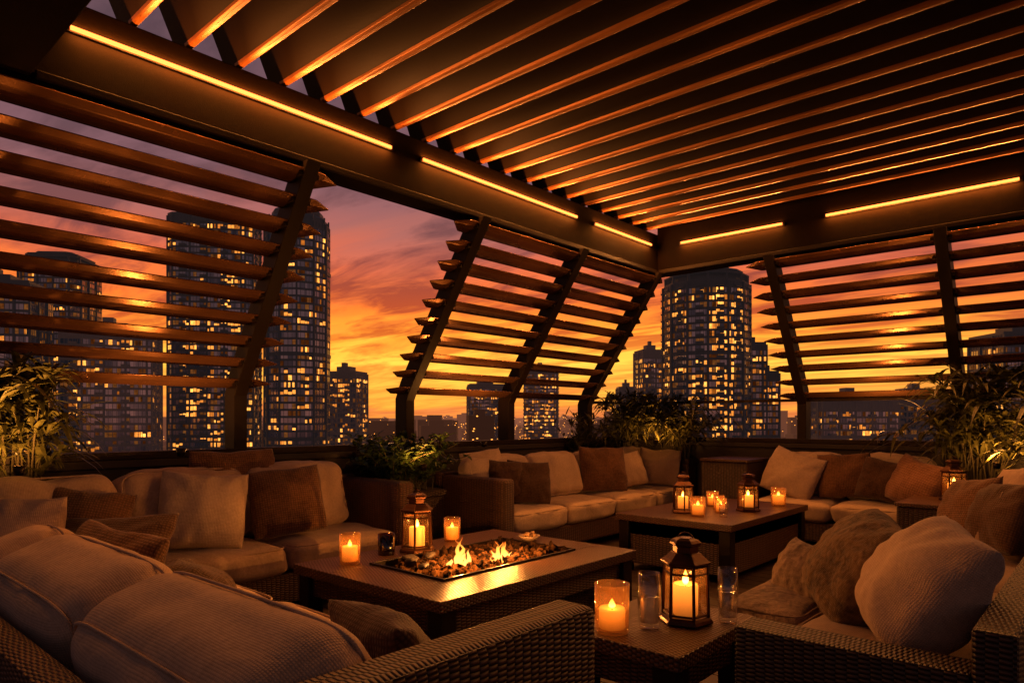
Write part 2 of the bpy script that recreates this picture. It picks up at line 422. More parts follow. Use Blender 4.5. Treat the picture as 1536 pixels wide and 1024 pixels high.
# ------------------------------------------------------------------ terrace
mb = MB(); mb.box(-4.9, 4.2, -3.2, 7.7, -.3, -.02)
o = mb.obj('terrace_floor', 'deck'); o['kind'] = 'structure'
mb = MB()
y = -3.2
while y < 7.6:
    mb.box(-4.66, 4.1, y, y+.135, -.018, .0); y += .142
o = mb.obj('deck_boards', 'deck', bevel=.002); o['kind'] = 'structure'
mb = MB(); mb.box(-4.9, 4.2, -3.2, 7.7, -60, -.31)
meta(mb.obj('rooftop_building', 'facade2'), 'tall concrete building carrying the roof terrace', 'building')
def wall(x0, x1, y0, y1, lab):
    mb = MB(); mb.box(x0, x1, y0, y1, 0, .9); mb.box(x0-.02, x1+.02, y0-.02, y1+.02, .9, .95)
    meta(mb.obj('parapet_wall', 'wall', bevel=.006), lab, 'wall')
wall(-4.86, -4.68, -3.1, 7.7, 'low dark parapet wall behind the sofas under louvred screens')
wall(-4.64, 4.1, 7.5, 7.68, 'low dark parapet wall at the end of the terrace')

# pergola -----------------------------------------------------------
perg = thing('pergola', (0, 0, 0), 0, 'dark bronze pergola with louvred roof and glowing LED strips', 'pergola')
XI, YI, ZB, ZT = -3.8, 6.66, 2.8, 3.235
def beam(x0, x1, y0, y1, z0=ZB, z1=ZT):
    mb = MB(); mb.box(x0, x1, y0, y1, z0, z1); return mb.obj('beam', 'beamtex', perg, bevel=.006)
beam(XI-.2, XI, .6, YI+.2)
beam(XI+.003, 2.8, YI, YI+.2, ZB, 3.46)
beam(XI+.003, 2.8, .55, .88, 2.8, 3.4)
beam(2.803, 3.0, .55, YI+.2)
def trim(x0, x1, y0, y1, z0, z1):
    mb = MB(); mb.box(x0, x1, y0, y1, z0, z1); mb.obj('trim', 'bronze', perg, bevel=.004)
trim(XI, XI+.03, .9, YI-.035, ZB-.003, ZB+.035); trim(XI+.035, 2.8, YI-.03, YI-.002, ZB-.003, ZB+.035)
mb = MB(); mb.box(XI-.5, XI-.203, .6, YI+.5, 3.0, 3.05); mb.box(XI-.2, 2.8, YI+.203, YI+.5, 3.0, 3.05); mb.obj('eave', 'bronze', perg)
mb = MB(); lp = MB(); y = 1.06
ZL = 3.262
while y < 6.6:
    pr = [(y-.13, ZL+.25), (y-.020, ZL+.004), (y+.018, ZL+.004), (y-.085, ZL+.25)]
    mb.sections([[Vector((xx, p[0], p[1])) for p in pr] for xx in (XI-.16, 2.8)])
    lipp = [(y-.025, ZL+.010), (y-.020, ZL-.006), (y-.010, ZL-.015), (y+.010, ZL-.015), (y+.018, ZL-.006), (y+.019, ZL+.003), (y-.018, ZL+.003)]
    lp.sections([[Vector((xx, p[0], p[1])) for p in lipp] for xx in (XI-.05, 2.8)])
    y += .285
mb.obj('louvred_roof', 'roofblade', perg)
lp.obj('louvre_edges', 'rooflip_lit', perg, bevel=.003)

# screens ------------------------------------------------------------
NB, Z0B, DZB = 10, 1.46, .141
def off(z): return .91*(1-(z-1.43)/(2.8-1.43))
def post(P, a, w=.095, dp=.15, br=True):
    mb = MB()
    path = [(.91, .95), (.91, 1.38), (off(1.46)-.04, 1.50), (-.02, 2.80)]
    secs = []
    for i, (o_, z_) in enumerate(path):
        q = Vector(path[max(0, i-1)]); b_ = Vector(path[min(len(path)-1, i+1)]); d = (b_-q).normalized(); n_ = Vector((d.y, -d.x))
        if i in (0,): n_ = Vector((1, 0))
        if i == 3: n_ = Vector((1, 0))*1.25
        pts = []
        for s1, s2 in ((-1,-1),(1,-1),(1,1),(-1,1)):
            oo = o_+n_.x*dp/2*s1+.03; zz = z_+n_.y*dp/2*s1
            pts.append(Vector(P(oo, a+s2*w/2, zz)))
        secs.append(pts)
    mb.sections(secs)
    if br:
        for i in range(NB):
            z = Z0B+DZB*i; o_ = off(z)
            for s in (-1, 1):
                c = Vector(P(o_-.05, a+s*(w/2+.009), z)); hx = .022
                mb.box(c.x-hx, c.x+hx, c.y-hx*.5, c.y+hx*.5, c.z-.016, c.z+.016)
    return mb.obj('post', 'bronze', perg, bevel=.004)
PL = lambda o_, a, z: (XI-o_, a, z)
PR = lambda o_, a, z: (a, YI+o_, z)
for y in (-.4, 2.34, 3.89, 5.23, 6.62): post(PL, y)
for x in (-2.55, -1.12, .5, 2.1): post(PR, x)
def screen(P, a0, a1, tip0, tip1):
    mb = MB(); ch = .172
    for i in range(NB):
        z = Z0B+DZB*i; o_ = off(z)
        tl = R(19 + random.uniform(-2, 2))
        d = (math.cos(tl), -math.sin(tl)); n_ = (math.sin(tl), math.cos(tl))
        prof = [(-.5, -.003), (-.5, .004), (-.25, .010), (.15, .011), (.5, .003), (.5, -.003), (.15, -.013), (-.25, -.015)]
        def sec(a, s, sh=0):
            return [Vector(P(o_+(p[0]*s+sh)*ch*d[0]+p[1]*max(s, .3)*n_[0], a, z+(p[0]*s+sh)*ch*d[1]+p[1]*max(s, .3)*n_[1])) for p in prof]
        S = []
        if tip0: S.append(sec(a0-.15, .06, -.1)); S.append(sec(a0-.03, .95))
        S.append(sec(a0, 1))
        for k in range(1, 8): S.append(sec(a0+(a1-a0)*k/8, 1))
        S.append(sec(a1, 1))
        if tip1: S.append(sec(a1+.03, .95)); S.append(sec(a1+.15, .06, -.1))
        mb.sections(S)
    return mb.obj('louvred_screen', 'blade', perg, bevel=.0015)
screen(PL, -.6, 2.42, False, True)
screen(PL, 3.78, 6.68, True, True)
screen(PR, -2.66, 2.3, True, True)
mb = MB(); mb.box(XI-.9, 2.6, YI+.9, YI+.93, 1.40, 1.43); mb.box(XI-.93, XI-.9, 6.7, YI+.93, 1.40, 1.43); mb.obj('rail', 'bronze', perg, bevel=.003)
mb = MB(); mb.box(XI-.98, XI-.86, -.6, YI+.98, .952, 1.0); mb.box(XI-.85, 2.6, YI+.86, YI+.98, .952, 1.0); mb.obj('sill', 'bronze', perg, bevel=.004)
def arealight(name, loc, d, longv, L, w, energy, col):
    l = bpy.data.lights.new(name, 'AREA'); l.shape = 'RECTANGLE'; l.size = w; l.size_y = L
    l.energy = energy; l.color = col
    lo = bpy.data.objects.new(name, l); COL.objects.link(lo); lo.location = loc; lo.parent = perg
    zax = -Vector(d).normalized(); yv = Vector(longv); xax = yv.cross(zax).normalized()
    lo.rotation_euler = Matrix((xax, yv, zax)).transposed().to_euler()
def led(axis, a0, a1, k=1.0):
    mb = MB(); c = MB(); Ln = a1-a0; mid = (a0+a1)/2
    if axis == 'L':
        mb.box(XI+.020, XI+.030, a0, a1, 3.080, 3.100); c.box(XI+.001, XI+.019, a0-.02, a1+.02, 3.074, 3.106)
        l1 = (XI+.012, mid, 3.112); d1 = (.3, 0, 1); l2 = (XI+.034, mid, 3.09); d2 = (1, 0, -.35); lv = (0, 1, 0)
        l3 = (XI+.034, mid, 3.076); d3 = (-.45, 0, -1)
    else:
        mb.box(a0, a1, YI-.030, YI-.020, 3.080, 3.100); c.box(a0-.02, a1+.02, YI-.019, YI-.001, 3.074, 3.106)
        l1 = (mid, YI-.012, 3.112); d1 = (0, -.3, 1); l2 = (mid, YI-.034, 3.09); d2 = (0, -1, -.35); lv = (1, 0, 0)
        l3 = (mid, YI-.034, 3.076); d3 = (0, .45, -1)
    h = c.obj('led_channel', 'dark', perg)
    mb.obj('led_strip', 'led', h)
    arealight('slat_end_fill', l1, d1, lv, Ln, .012, (7 if axis == 'L' else 2.5)*Ln*k, (1, .26, .035))  # added lamp above the channel, brightens the slat ends
    arealight('led_light', l2, d2, lv, Ln, .004, 17*Ln*k, (1, .33, .07))
    arealight('beam_wash_fill', l3, d3, lv, Ln, .006, 10*Ln*k, (1, .28, .04))  # added lamp grazing the beam, makes the glow below the strip
for a in ((1.04, 2.98), (3.27, 5.15), (5.45, 6.5)): led('L', *a)
for a in ((-3.5, -2.43), (-2.03, -.59), (-.2, 2.3)): led('R', *a)

# ------------------------------------------------------------------ sofas
def sofa(loc, rz, length, depth, armL, armR, nseat, armh, backh, label, bh=.46, cmat='beige', cushions=None, bdep=.2, frame='wicker', tilt=14, bb=.22, slump=.03, bev=.028, jit=2, wr=.008, pipe=1, br=.075, cz=.43):
    e = thing('wicker_sofa', loc, rz, label, 'sofa', 'wicker sofas around the tables')
    L2, D2 = length/2, depth/2; aw = .14
    mb = MB()
    mb.box(-L2, L2, -D2+.03, D2, .07, .25)
    mb.obj('base', frame, e, bevel=.02)
    mb = MB(); mb.box(-L2, L2, D2-.1, D2, .252, backh); mb.obj('backrest', frame, e, bevel=bev)
    for side, ah in ((-1, armL), (1, armR)):
        if ah:
            mb = MB(); a = side*L2; b_ = a-side*aw
            mb.box(min(a, b_)-.002, max(a, b_)+.002, -D2, D2-.102, .05, armh); mb.obj('armrest', frame, e, bevel=bev)
    for sx in (-1, 1):
        for sy in (-1, 1):
            mb = MB(); mb.box(sx*(L2-.1)-.03, sx*(L2-.1)+.03, sy*(D2-.1)-.03, sy*(D2-.1)+.03, 0, .07); mb.obj('foot', 'dark', e)
    x0 = -L2+(aw+.005 if armL else .005); x1 = L2-(aw+.005 if armR else .005)
    w = (x1-x0)/nseat
    for i in range(nseat):
        sd = random.random()*20
        mb = cushion_mesh(w-.012, depth-.11, .17, .05, .18, sd, wr=.008)
        mb.obj('seat_cushion', cmat, e, (x0+w*(i+.5), -.055, .25+.092), (0, 0, 0), True, sub=1)
    if cushions is None: cushions = [(x0+w*(i+.5), w-.02) for i in range(nseat)]
    for (cx, cw) in cushions:
        sd = random.random()*20
        mb = cushion_mesh(cw, bh, bdep, br, bb, sd, wr=wr, pipe=pipe, cuts=17, slump=slump)
        mb.obj('back_cushion', cmat, e, (cx, D2-.13-bdep/2-.03, cz+bh/2-.01), (R(90-tilt), 0, R(random.uniform(-jit, jit))), True, sub=1)
    return e

sofa((-4.2, 1.90, 0), R(90), 2.62, .80, False, True, 3, .76, .78, 'brown wicker sofa with beige cushions along the louvred screen', cushions=[(-.9, .8), (-.1, .76), (.66, .74)], bh=.48)
sofa((-2.28, 1.01, 0), R(180), 2.4, 1.12, True, False, 3, .69, .58, 'brown wicker sofa with plump beige back cushions facing the fire table',
     cushions=[(-.57, 1.0), (.44, .98), (1.08, .26)], bh=.30, bdep=.33, tilt=20, bb=.08, slump=.012, wr=.0055, pipe=2, jit=1, br=.11, cz=.45)
sofa((-4.12, 5.68, 0), R(90), 3.26, .85, True, False, 4, .72, .74, 'long wicker sofa with beige cushions beside a leafy planter', cushions=[(-1.1, .8), (-.3, .76), (.48, .76), (1.2, .66)], cmat='beige2')
sofa((-1.98, 6.98, 0), 0, 1.5, .85, False, False, 2, .6, .74, 'wicker sofa with beige cushions under the end wall screen', cmat='beige2')
sofa((-.56, 3.72, 0), R(-90), 3.2, .74, True, True, 4, .54, .66, 'dark wicker sofa with fleecy pillows beside a low side table', cushions=[(-1.15, .62)], frame='wickerdark', cmat='taupe', bev=.010, bh=.40)
e = thing('footstool', (-1.12, 3.28, 0), 0, 'low wicker footstool with a fleecy cushion beside the sofa', 'footstool')
mb = MB(); mb.box(-.17, .17, -.5, .5, .05, .25); mb.obj('base', 'wickerdark', e, bevel=.02)
cushion_mesh(.36, 1.0, .17, .06, .15, 3.3).obj('cushion', 'fleece', e, (0, 0, .34), (0, 0, 0), True, sub=1)

def console(loc, sx, sy, h, lab):
    e = thing('wicker_side_table', loc, 0, lab, 'side table')
    mb = MB(); mb.box(-sx/2, sx/2, -sy/2, sy/2, .05, h-.03); mb.obj('body', 'wickerdark', e, bevel=.015)
    mb = MB(); mb.box(-sx/2-.01, sx/2+.01, -sy/2-.01, sy/2+.01, h-.028, h); mb.obj('top', 'wickertop', e, bevel=.006)
    for a in (-1, 1):
        for b_ in (-1, 1):
            mb = MB(); mb.box(a*(sx/2-.06)-.025, a*(sx/2-.06)+.025, b_*(sy/2-.06)-.025, b_*(sy/2-.06)+.025, 0, .05); mb.obj('foot', 'dark', e)
console((-3.05, 7.0, 0), .5, .6, .8, 'tall square wicker side table in the terrace corner')
console((-.75, 5.9, 0), .95, .6, .6, 'dark wicker side table carrying a lantern')

def table(loc, sx, sy, h, lab, top='wickertop', hole=None, name='coffee_table'):
    e = thing(name, loc, 0, lab, 'table')
    mb = MB()
    if hole:
        hx0, hx1, hy0, hy1 = hole
        mb.box(-sx/2, hx0, -sy/2, sy/2, h-.05, h); mb.box(hx1, sx/2, -sy/2, sy/2, h-.05, h)
        mb.box(hx0+.0005, hx1-.0005, -sy/2, hy0, h-.05, h); mb.box(hx0+.0005, hx1-.0005, hy1, sy/2, h-.05, h)
    else: mb.box(-sx/2, sx/2, -sy/2, sy/2, h-.05, h)
    mb.obj('table_top', top, e, bevel=.004)
    mb = MB(); i = .05
    for (a, b_, c, d) in ((-sx/2+i, sx/2-i, -sy/2+i, -sy/2+i+.03), (-sx/2+i, sx/2-i, sy/2-i-.03, sy/2-i), (-sx/2+i, -sx/2+i+.03, -sy/2+i+.032, sy/2-i-.032), (sx/2-i-.03, sx/2-i, -sy/2+i+.032, sy/2-i-.032)):
        mb.box(a, b_, c, d, h-.16, h-.052)
    mb.obj('apron', 'wicker', e, bevel=.003)
    for a in (-1, 1):
        for b_ in (-1, 1):
            x = a*(sx/2-.065); y = b_*(sy/2-.065)
            mb = MB(); mb.box(x-.045, x+.045, y-.045, y+.045, 0, h-.053); mb.obj('leg', 'bronze', e, bevel=.006)
    return e
TX, TY = -2.66, 2.67
ft = table((TX, TY, 0), 1.14, 1.53, .45, 'low square fire pit table with woven bronze top', hole=(-.24, .30, -.5, .5), name='fire_pit_table')
mb = MB(); mb.box(-.4, .4, -.6, .6, .08, .27); mb.obj('cabinet', 'wickerdark', ft, bevel=.01)
mb = MB(); mb.box(-.238, .298, -.498, .498, .385, .40)
for (a, b_, c, d) in ((-.255, .315, -.515, -.499), (-.255, .315, .499, .515), (-.255, -.239, -.498, .498), (.299, .315, -.498, .498)): mb.box(a, b_, c, d, .40, .462)
mb.obj('burner_tray', 'dark', ft, bevel=.003)
t2 = table((-2.56, 5.48, 0), .98, 1.6, .45, 'low woven coffee table holding lanterns and candles')
mb = MB(); mb.box(-.44, .44, -.75, .75, .06, .40); mb.obj('cabinet', 'wicker', t2, bevel=.01)
table((-1.28, 2.27, 0), .48, .62, .45, 'small bronze side table with lantern and drinking glasses', name='side_table')

mb = MB()
for i in range(620):
    x, y = random.uniform(-.21, .27), random.uniform(-.48, .48); r = random.uniform(.007, .026)
    m4 = Matrix.Translation((TX+x, TY+y, .415+random.uniform(.005, .050))) @ Matrix.Rotation(random.random()*6, 4, Vector((random.random(), random.random(), random.random()+.1)).normalized()) @ Matrix.Diagonal((r*random.uniform(.7, 2.1), r*random.uniform(.6, 1.2), r*random.uniform(.4, .9), 1))
    q = bmesh.ops.create_icosphere(mb.bm, subdivisions=1, radius=1, matrix=m4)
    for v in q['verts']: v.co += Vector((random.uniform(-1, 1), random.uniform(-1, 1), random.uniform(-1, 1)))*r*.34
o = mb.obj('lava_rocks', 'stone', smooth=False, bevel=.0015); o['kind'] = 'stuff'; meta(o, 'dark lava rocks filling the burner tray', 'rocks')
def stone(x, y, z, r, mat='stone2'):
    mb = MB(); q = bmesh.ops.create_icosphere(mb.bm, subdivisions=3, radius=r)
    for v in q['verts']:
        v.co = Vector((v.co.x*1.5, v.co.y, v.co.z*.6)); v.co += v.co.normalized()*noise.noise(v.co*22+Vector((x*9, y, 0)))*r*.6
    o = mb.obj('river_stone', mat, loc=(x, y, z), rot=(random.uniform(-.3, .3), .2, random.random()*6), smooth=True)
    meta(o, 'smooth brown stone lying in the fire pit', 'stone', 'stones in the fire pit')
for p in ((-2.72, 2.28, .47, .032), (-2.8, 2.33, .475, .028), (-2.6, 2.25, .47, .025), (-2.76, 2.44, .48, .024)): stone(*p)

def tongue(mb, x, y, z, h, r, seed):
    secs = []
    for i in range(12):
        f = i/11; rr = r*(math.sin(min(1, f*1.9+.25)*math.pi/2))*(1-f)**.8+.0005
        cx = x+.5*h*f*noise.noise(Vector((seed, f*2.6, 0))); cy = y+.5*h*f*noise.noise(Vector((seed+9, f*2.6, 3)))
        secs.append([Vector((cx+rr*math.cos(a*math.pi/6), cy+rr*math.sin(a*math.pi/6)*.8, z+h*f)) for a in range(12)])
    mb.sections(secs)
def plight(loc, e, rad, col=(1, .40, .10), parent=None, name='flame_light'):
    l = bpy.data.lights.new(name, 'POINT'); l.energy = e; l.shadow_soft_size = rad; l.color = col
    o = bpy.data.objects.new(name, l); COL.objects.link(o); o.location = loc
    if parent: o.parent = parent
    return o
for k, (x, y, hh) in enumerate(((-2.52, 2.43, .165), (-2.49, 2.72, .145))):
    e = thing('fire', (x, y, .455), 0, 'small orange fire burning among lava rocks', 'fire', 'fires in the fire pit')
    mb = MB()
    for j in range(14):
        a = random.random()*6.28; d = random.uniform(.0, .07); f = 1-d/.11
        tongue(mb, d*math.cos(a)*1.0, d*math.sin(a)*1.0, -.015, hh*max(.3, f)*random.uniform(.55, 1.1), random.uniform(.012, .022), random.random()*40)
    mb.obj('flame', 'fire', e, smooth=True)
    plight((0, 0, .085), 10, .006, (1, .34, .06), e)
    plight((.0, .0, .12), 16, .004, (1, .34, .06), e)

# ------------------------------------------------------------------ candles / lanterns / glasses
def candle_proto():
    e = thing('pillar_candle', (0, 0, -50), 0, 'lit cream pillar candle with small flame', 'candle', 'lit candles')
    mb = MB(); mb.lathe([(.001, .0), (.034, .0), (.036, .004), (.036, .084), (.034, .090), (.030, .088), (.012, .080), (.001, .079)], 24)
    mb.obj('wax', 'wax', e, smooth=True)
    mb = MB(); mb.tube([(0, 0, .078), (.001, 0, .088), (.003, 0, .096)], .0014, 5); mb.obj('wick', 'wick', e)
    mb = MB(); mb.lathe([(.0005, .084), (.006, .089), (.0095, .097), (.0085, .107), (.005, .118), (.002, .126), (.0004, .131)], 12); f = mb.obj('flame', 'flame', e, smooth=True)
    plight((0, 0, .100), 8.5, .005, (1, .36, .075), e)
    return e
CP = candle_proto()
def candle(x, y, z, s=1.0, energy=None):
    o = copy_tree(CP, (x, y, z), random.random()*6, s)
    if energy:
        for c in o.children:
            if c.type == 'LIGHT': c.data = c.data.copy(); c.data.energy = energy
    return o
def tumbler_mesh(r, h, wall_=.003, flare=1.04):
    mb = MB(); mb.lathe([(.001, 0), (r*.96, 0), (r, .006), (r*flare, h), (r*flare-wall_, h), (r-wall_, .012), (.001, .011)], 32)
    return mb
def holder(x, y, z, r=.05, h=.14, mat='votive', cs=.5, en=None, lab='amber glowing glass candle holder standing on a table'):
    o = tumbler_mesh(r, h).obj('glass_candle_holder', mat, loc=(x, y, z), smooth=True)
    meta(o, lab, 'candle holder', 'glass candle holders')
    if cs: sx = (r*.78)/.036; candle(x, y, z+.013, (sx, sx, h*cs/.09), en)
def lantern_proto():
    e = thing('lantern', (0, 0, -50), 0, 'dark copper hexagonal lantern with glass panes and candle inside', 'lantern', 'copper candle lanterns')
    n = 6; r = .088
    mb = MB(); mb.lathe([(.001, 0), (r+.008, 0), (r+.012, .008), (r+.006, .018), (r-.004, .026), (.001, .026)], n); mb.obj('base', 'copper', e, bevel=.002)
    mb = MB()
    for k in range(n):
        a = 2*math.pi*k/n; c, s_ = math.cos(a), math.sin(a)
        p0 = Vector((c*(r-.006), s_*(r-.006), .026)); p1 = Vector((c*(r-.012), s_*(r-.012), .215)); mb.tube([p0, p1], .0062, 6)
        b_ = 2*math.pi*(k+1)/n
        for zz, rr in ((.034, r-.007), (.208, r-.0118), (.182, r-.011)):
            mb.tube([(c*rr, s_*rr, zz), (math.cos(b_)*rr, math.sin(b_)*rr, zz)], .0042, 5)
    mb.obj('frame', 'copper', e)
    for k in range(n):
        a = 2*math.pi*k/n; b_ = 2*math.pi*(k+1)/n; mb = MB(); ra, rb = r-.012, r-.017
        mb.add([(math.cos(a)*ra, math.sin(a)*ra, .036), (math.cos(b_)*ra, math.sin(b_)*ra, .036), (math.cos(b_)*rb, math.sin(b_)*rb, .206), (math.cos(a)*rb, math.sin(a)*rb, .206)], [(0,1,2,3)])
        mb.obj('glass_pane', 'lglass', e)
    mb = MB(); mb.lathe([(r-.03, .212), (r+.002, .214), (r+.003, .222), (r-.012, .232), (.058, .250), (.054, .254), (.046, .255), (.046, .278), (.056, .281), (.057, .290), (.048, .300), (.03, .307), (.001, .309)], n)
    mb.obj('roof', 'copper', e, bevel=.0015)
    mb = MB(); mb.tube([(.026*math.cos(a*math.pi/10), 0, .304+.020*math.sin(a*math.pi/10)) for a in range(0, 11)], .003, 6)
    mb.obj('handle', 'copper', e, smooth=True)
    return e
LP = lantern_proto()
def lantern(x, y, z, s=1, rz=.3, en=None, cs=1.15):
    o = copy_tree(LP, (x, y, z), rz, s); candle(x, y, z+.027*s, cs*s, en); return o
H = .451
holder(-3.02, 2.11, H, .053, .155)
holder(-3.06, 2.38, H, .046, .115, 'amber', 0, lab='dark amber glass tumbler standing on the fire table')
lantern(-3.01, 2.56, H, 1.08, .2)
holder(-3.10, 2.92, H, .05, .145)
lantern(-2.66, 5.08, H, 1.0, .1); lantern(-2.30, 5.52, H, 1.0, .5)
holder(-2.47, 4.96, H, .056, .15); holder(-2.66, 5.62, H, .05, .13); holder(-2.24, 6.03, H, .062, .16)
holder(-2.42, 5.26, H, .045, .12); holder(-2.52, 5.44, H, .045, .12)
def glass(x, y, z, r, h, water=True):
    e = thing('drinking_glass', (x, y, z), 0, 'clear drinking glass of water on a low table', 'glass', 'drinking glasses')
    mb = MB(); mb.lathe([(.001, 0), (r*.85, 0), (r*.88, .01), (r, h*.5), (r*.93, h), (r*.93-.002, h), (r-.003, h*.5), (r*.86-.003, .022), (.001, .018)], 28); mb.obj('tumbler', 'glass', e, smooth=True)
    if water:
        mb = MB(); mb.lathe([(.001, .02), (r*.84-.003, .023), (r-.006, h*.5), (r-.007, h*.55), (.001, h*.55)], 28); mb.obj('water', 'glass', e, smooth=True)
glass(-2.30, 5.05, H, .035, .11)
holder(-1.35, 2.05, H, .060, .17, en=7, cs=.42)
glass(-1.27, 2.17, H, .042, .20)
lantern(-1.21, 2.33, H, 1.02, .32, en=10, cs=1.25)
glass(-1.09, 2.43, H, .038, .2)
lantern(-.93, 6.02, .60, 1.0, .3)
e = thing('snack_bowl', (-2.76, 3.26, .451), 0, 'small shallow bowl of snacks on the fire table', 'bowl')
mb = MB(); mb.lathe([(.001, 0), (.035, 0), (.06, .018), (.07, .03), (.066, .031), (.055, .02), (.001, .008)], 24); mb.obj('bowl', 'bowl', e, smooth=True)
mb = MB()
for i in range(14):
    a = random.random()*6.28; d = random.random()*.038
    bmesh.ops.create_icosphere(mb.bm, subdivisions=2, radius=.013, matrix=Matrix.Translation((d*math.cos(a), d*math.sin(a), .028+random.random()*.015)))
mb.obj('snacks', 'cloth', e, smooth=True)

# ------------------------------------------------------------------ throw pillows
P = pillow
P((-4.06, 1.80, .67), 62, 20, 'beige2', .52, .50, .19, 4, 'light beige square throw pillow on the wicker sofa')
P((-4.04, 2.34, .68), 70, 20, 'brown', .50, .48, .19, -5, 'dark brown textured throw pillow on the wicker sofa')
P((-4.16, 1.20, .65), 66, 22, 'brown', .48, .42, .18, 12, 'brown throw pillow in the sofa corner')
P((-3.62, 1.16, .58), 35, 36, 'dkbrown', .64, .40, .18, -4, 'dark brown rectangular pillow lying against sofa cushions')
P((-3.85, .82, .64), 60, 18, 'beige', .46, .44, .18, 0, 'beige throw pillow in the sofa corner')
P((-3.20, 1.02, .58), 25, 30, 'brown', .52, .38, .17, 8, 'brown textured pillow on the sofa corner seat')
P((-2.90, 1.26, .51), 150, 60, 'dkbrown', .46, .34, .14, 6, 'small dark brown pillow lying on the sofa seat')
P((-1.52, 1.20, .54), 170, 38, 'dkbrown', .50, .36, .18, 4, 'dark brown throw pillow tucked beside the armrest')
P((-4.38, 2.15, .84), 90, 8, 'brown', .62, .36, .14, 0, 'brown pillow standing behind the others')
P((-4.00, 4.72, .64), 62, 18, 'dkbrown', .44, .44, .17, 5, 'dark brown throw pillow near the wicker armrest')
P((-4.28, 4.42, .74), 70, 18, 'beige2', .44, .42, .17, -6, 'light beige throw pillow by the armrest')
P((-4.10, 4.50, .68), 60, 22, 'dkbrown', .36, .36, .15, 6, 'small dark pillow by the armrest')
P((-4.05, 5.98, .69), 62, 18, 'brown', .56, .52, .19, 3, 'brown textured throw pillow on the long sofa')
P((-4.08, 6.50, .65), 60, 22, 'beige2', .44, .42, .17, -10, 'light beige throw pillow on the long sofa')
P((-3.95, 6.98, .67), 35, 18, 'beige', .5, .46, .18, 6, 'beige throw pillow in the sofa corner')
P((-2.40, 6.82, .68), -5, 24, 'beige2', .58, .50, .18, 16, 'light beige throw pillow leaning on the far sofa')
P((-1.95, 6.92, .68), 8, 18, 'brown', .50, .46, .18, -5, 'brown throw pillow on the far sofa')
P((-1.60, 6.86, .66), -6, 20, 'dkbrown', .44, .42, .18, 8, 'dark brown throw pillow on the far sofa')
P((-1.28, 6.62, .66), -30, 16, 'stripe', .54, .46, .2, 14, 'rust coloured striped pillow at the sofa end')
P((-.48, 2.60, .66), -58, 32, 'beige', .52, .47, .26, 8, 'large beige pillow leaning against dark wicker backrest', n=34, sag=.03, ex=.42, pinch=.04)
P((-.76, 2.92, .63), -54, 34, 'mustard', .56, .46, .26, 9, 'fleecy tan pillow leaning on the sofa', n=34, sag=.03, ex=.40, pinch=.04)
P((-1.06, 3.16, .53), -30, 34, 'fleece', .30, .28, .13, 5, 'small fleecy beige pillow on the seat')
P((-.68, 4.9, .66), -50, 20, 'brown', .46, .44, .18, -10, 'brown throw pillow on the dark wicker sofa')
P((-.50, 4.65, .66), -55, 22, 'dkbrown', .46, .44, .18, -5, 'dark brown throw pillow on the dark wicker sofa')
P((-.45, 5.15, .72), -50, 20, 'beige', .5, .46, .18, -8, 'beige throw pillow on the dark wicker sofa')

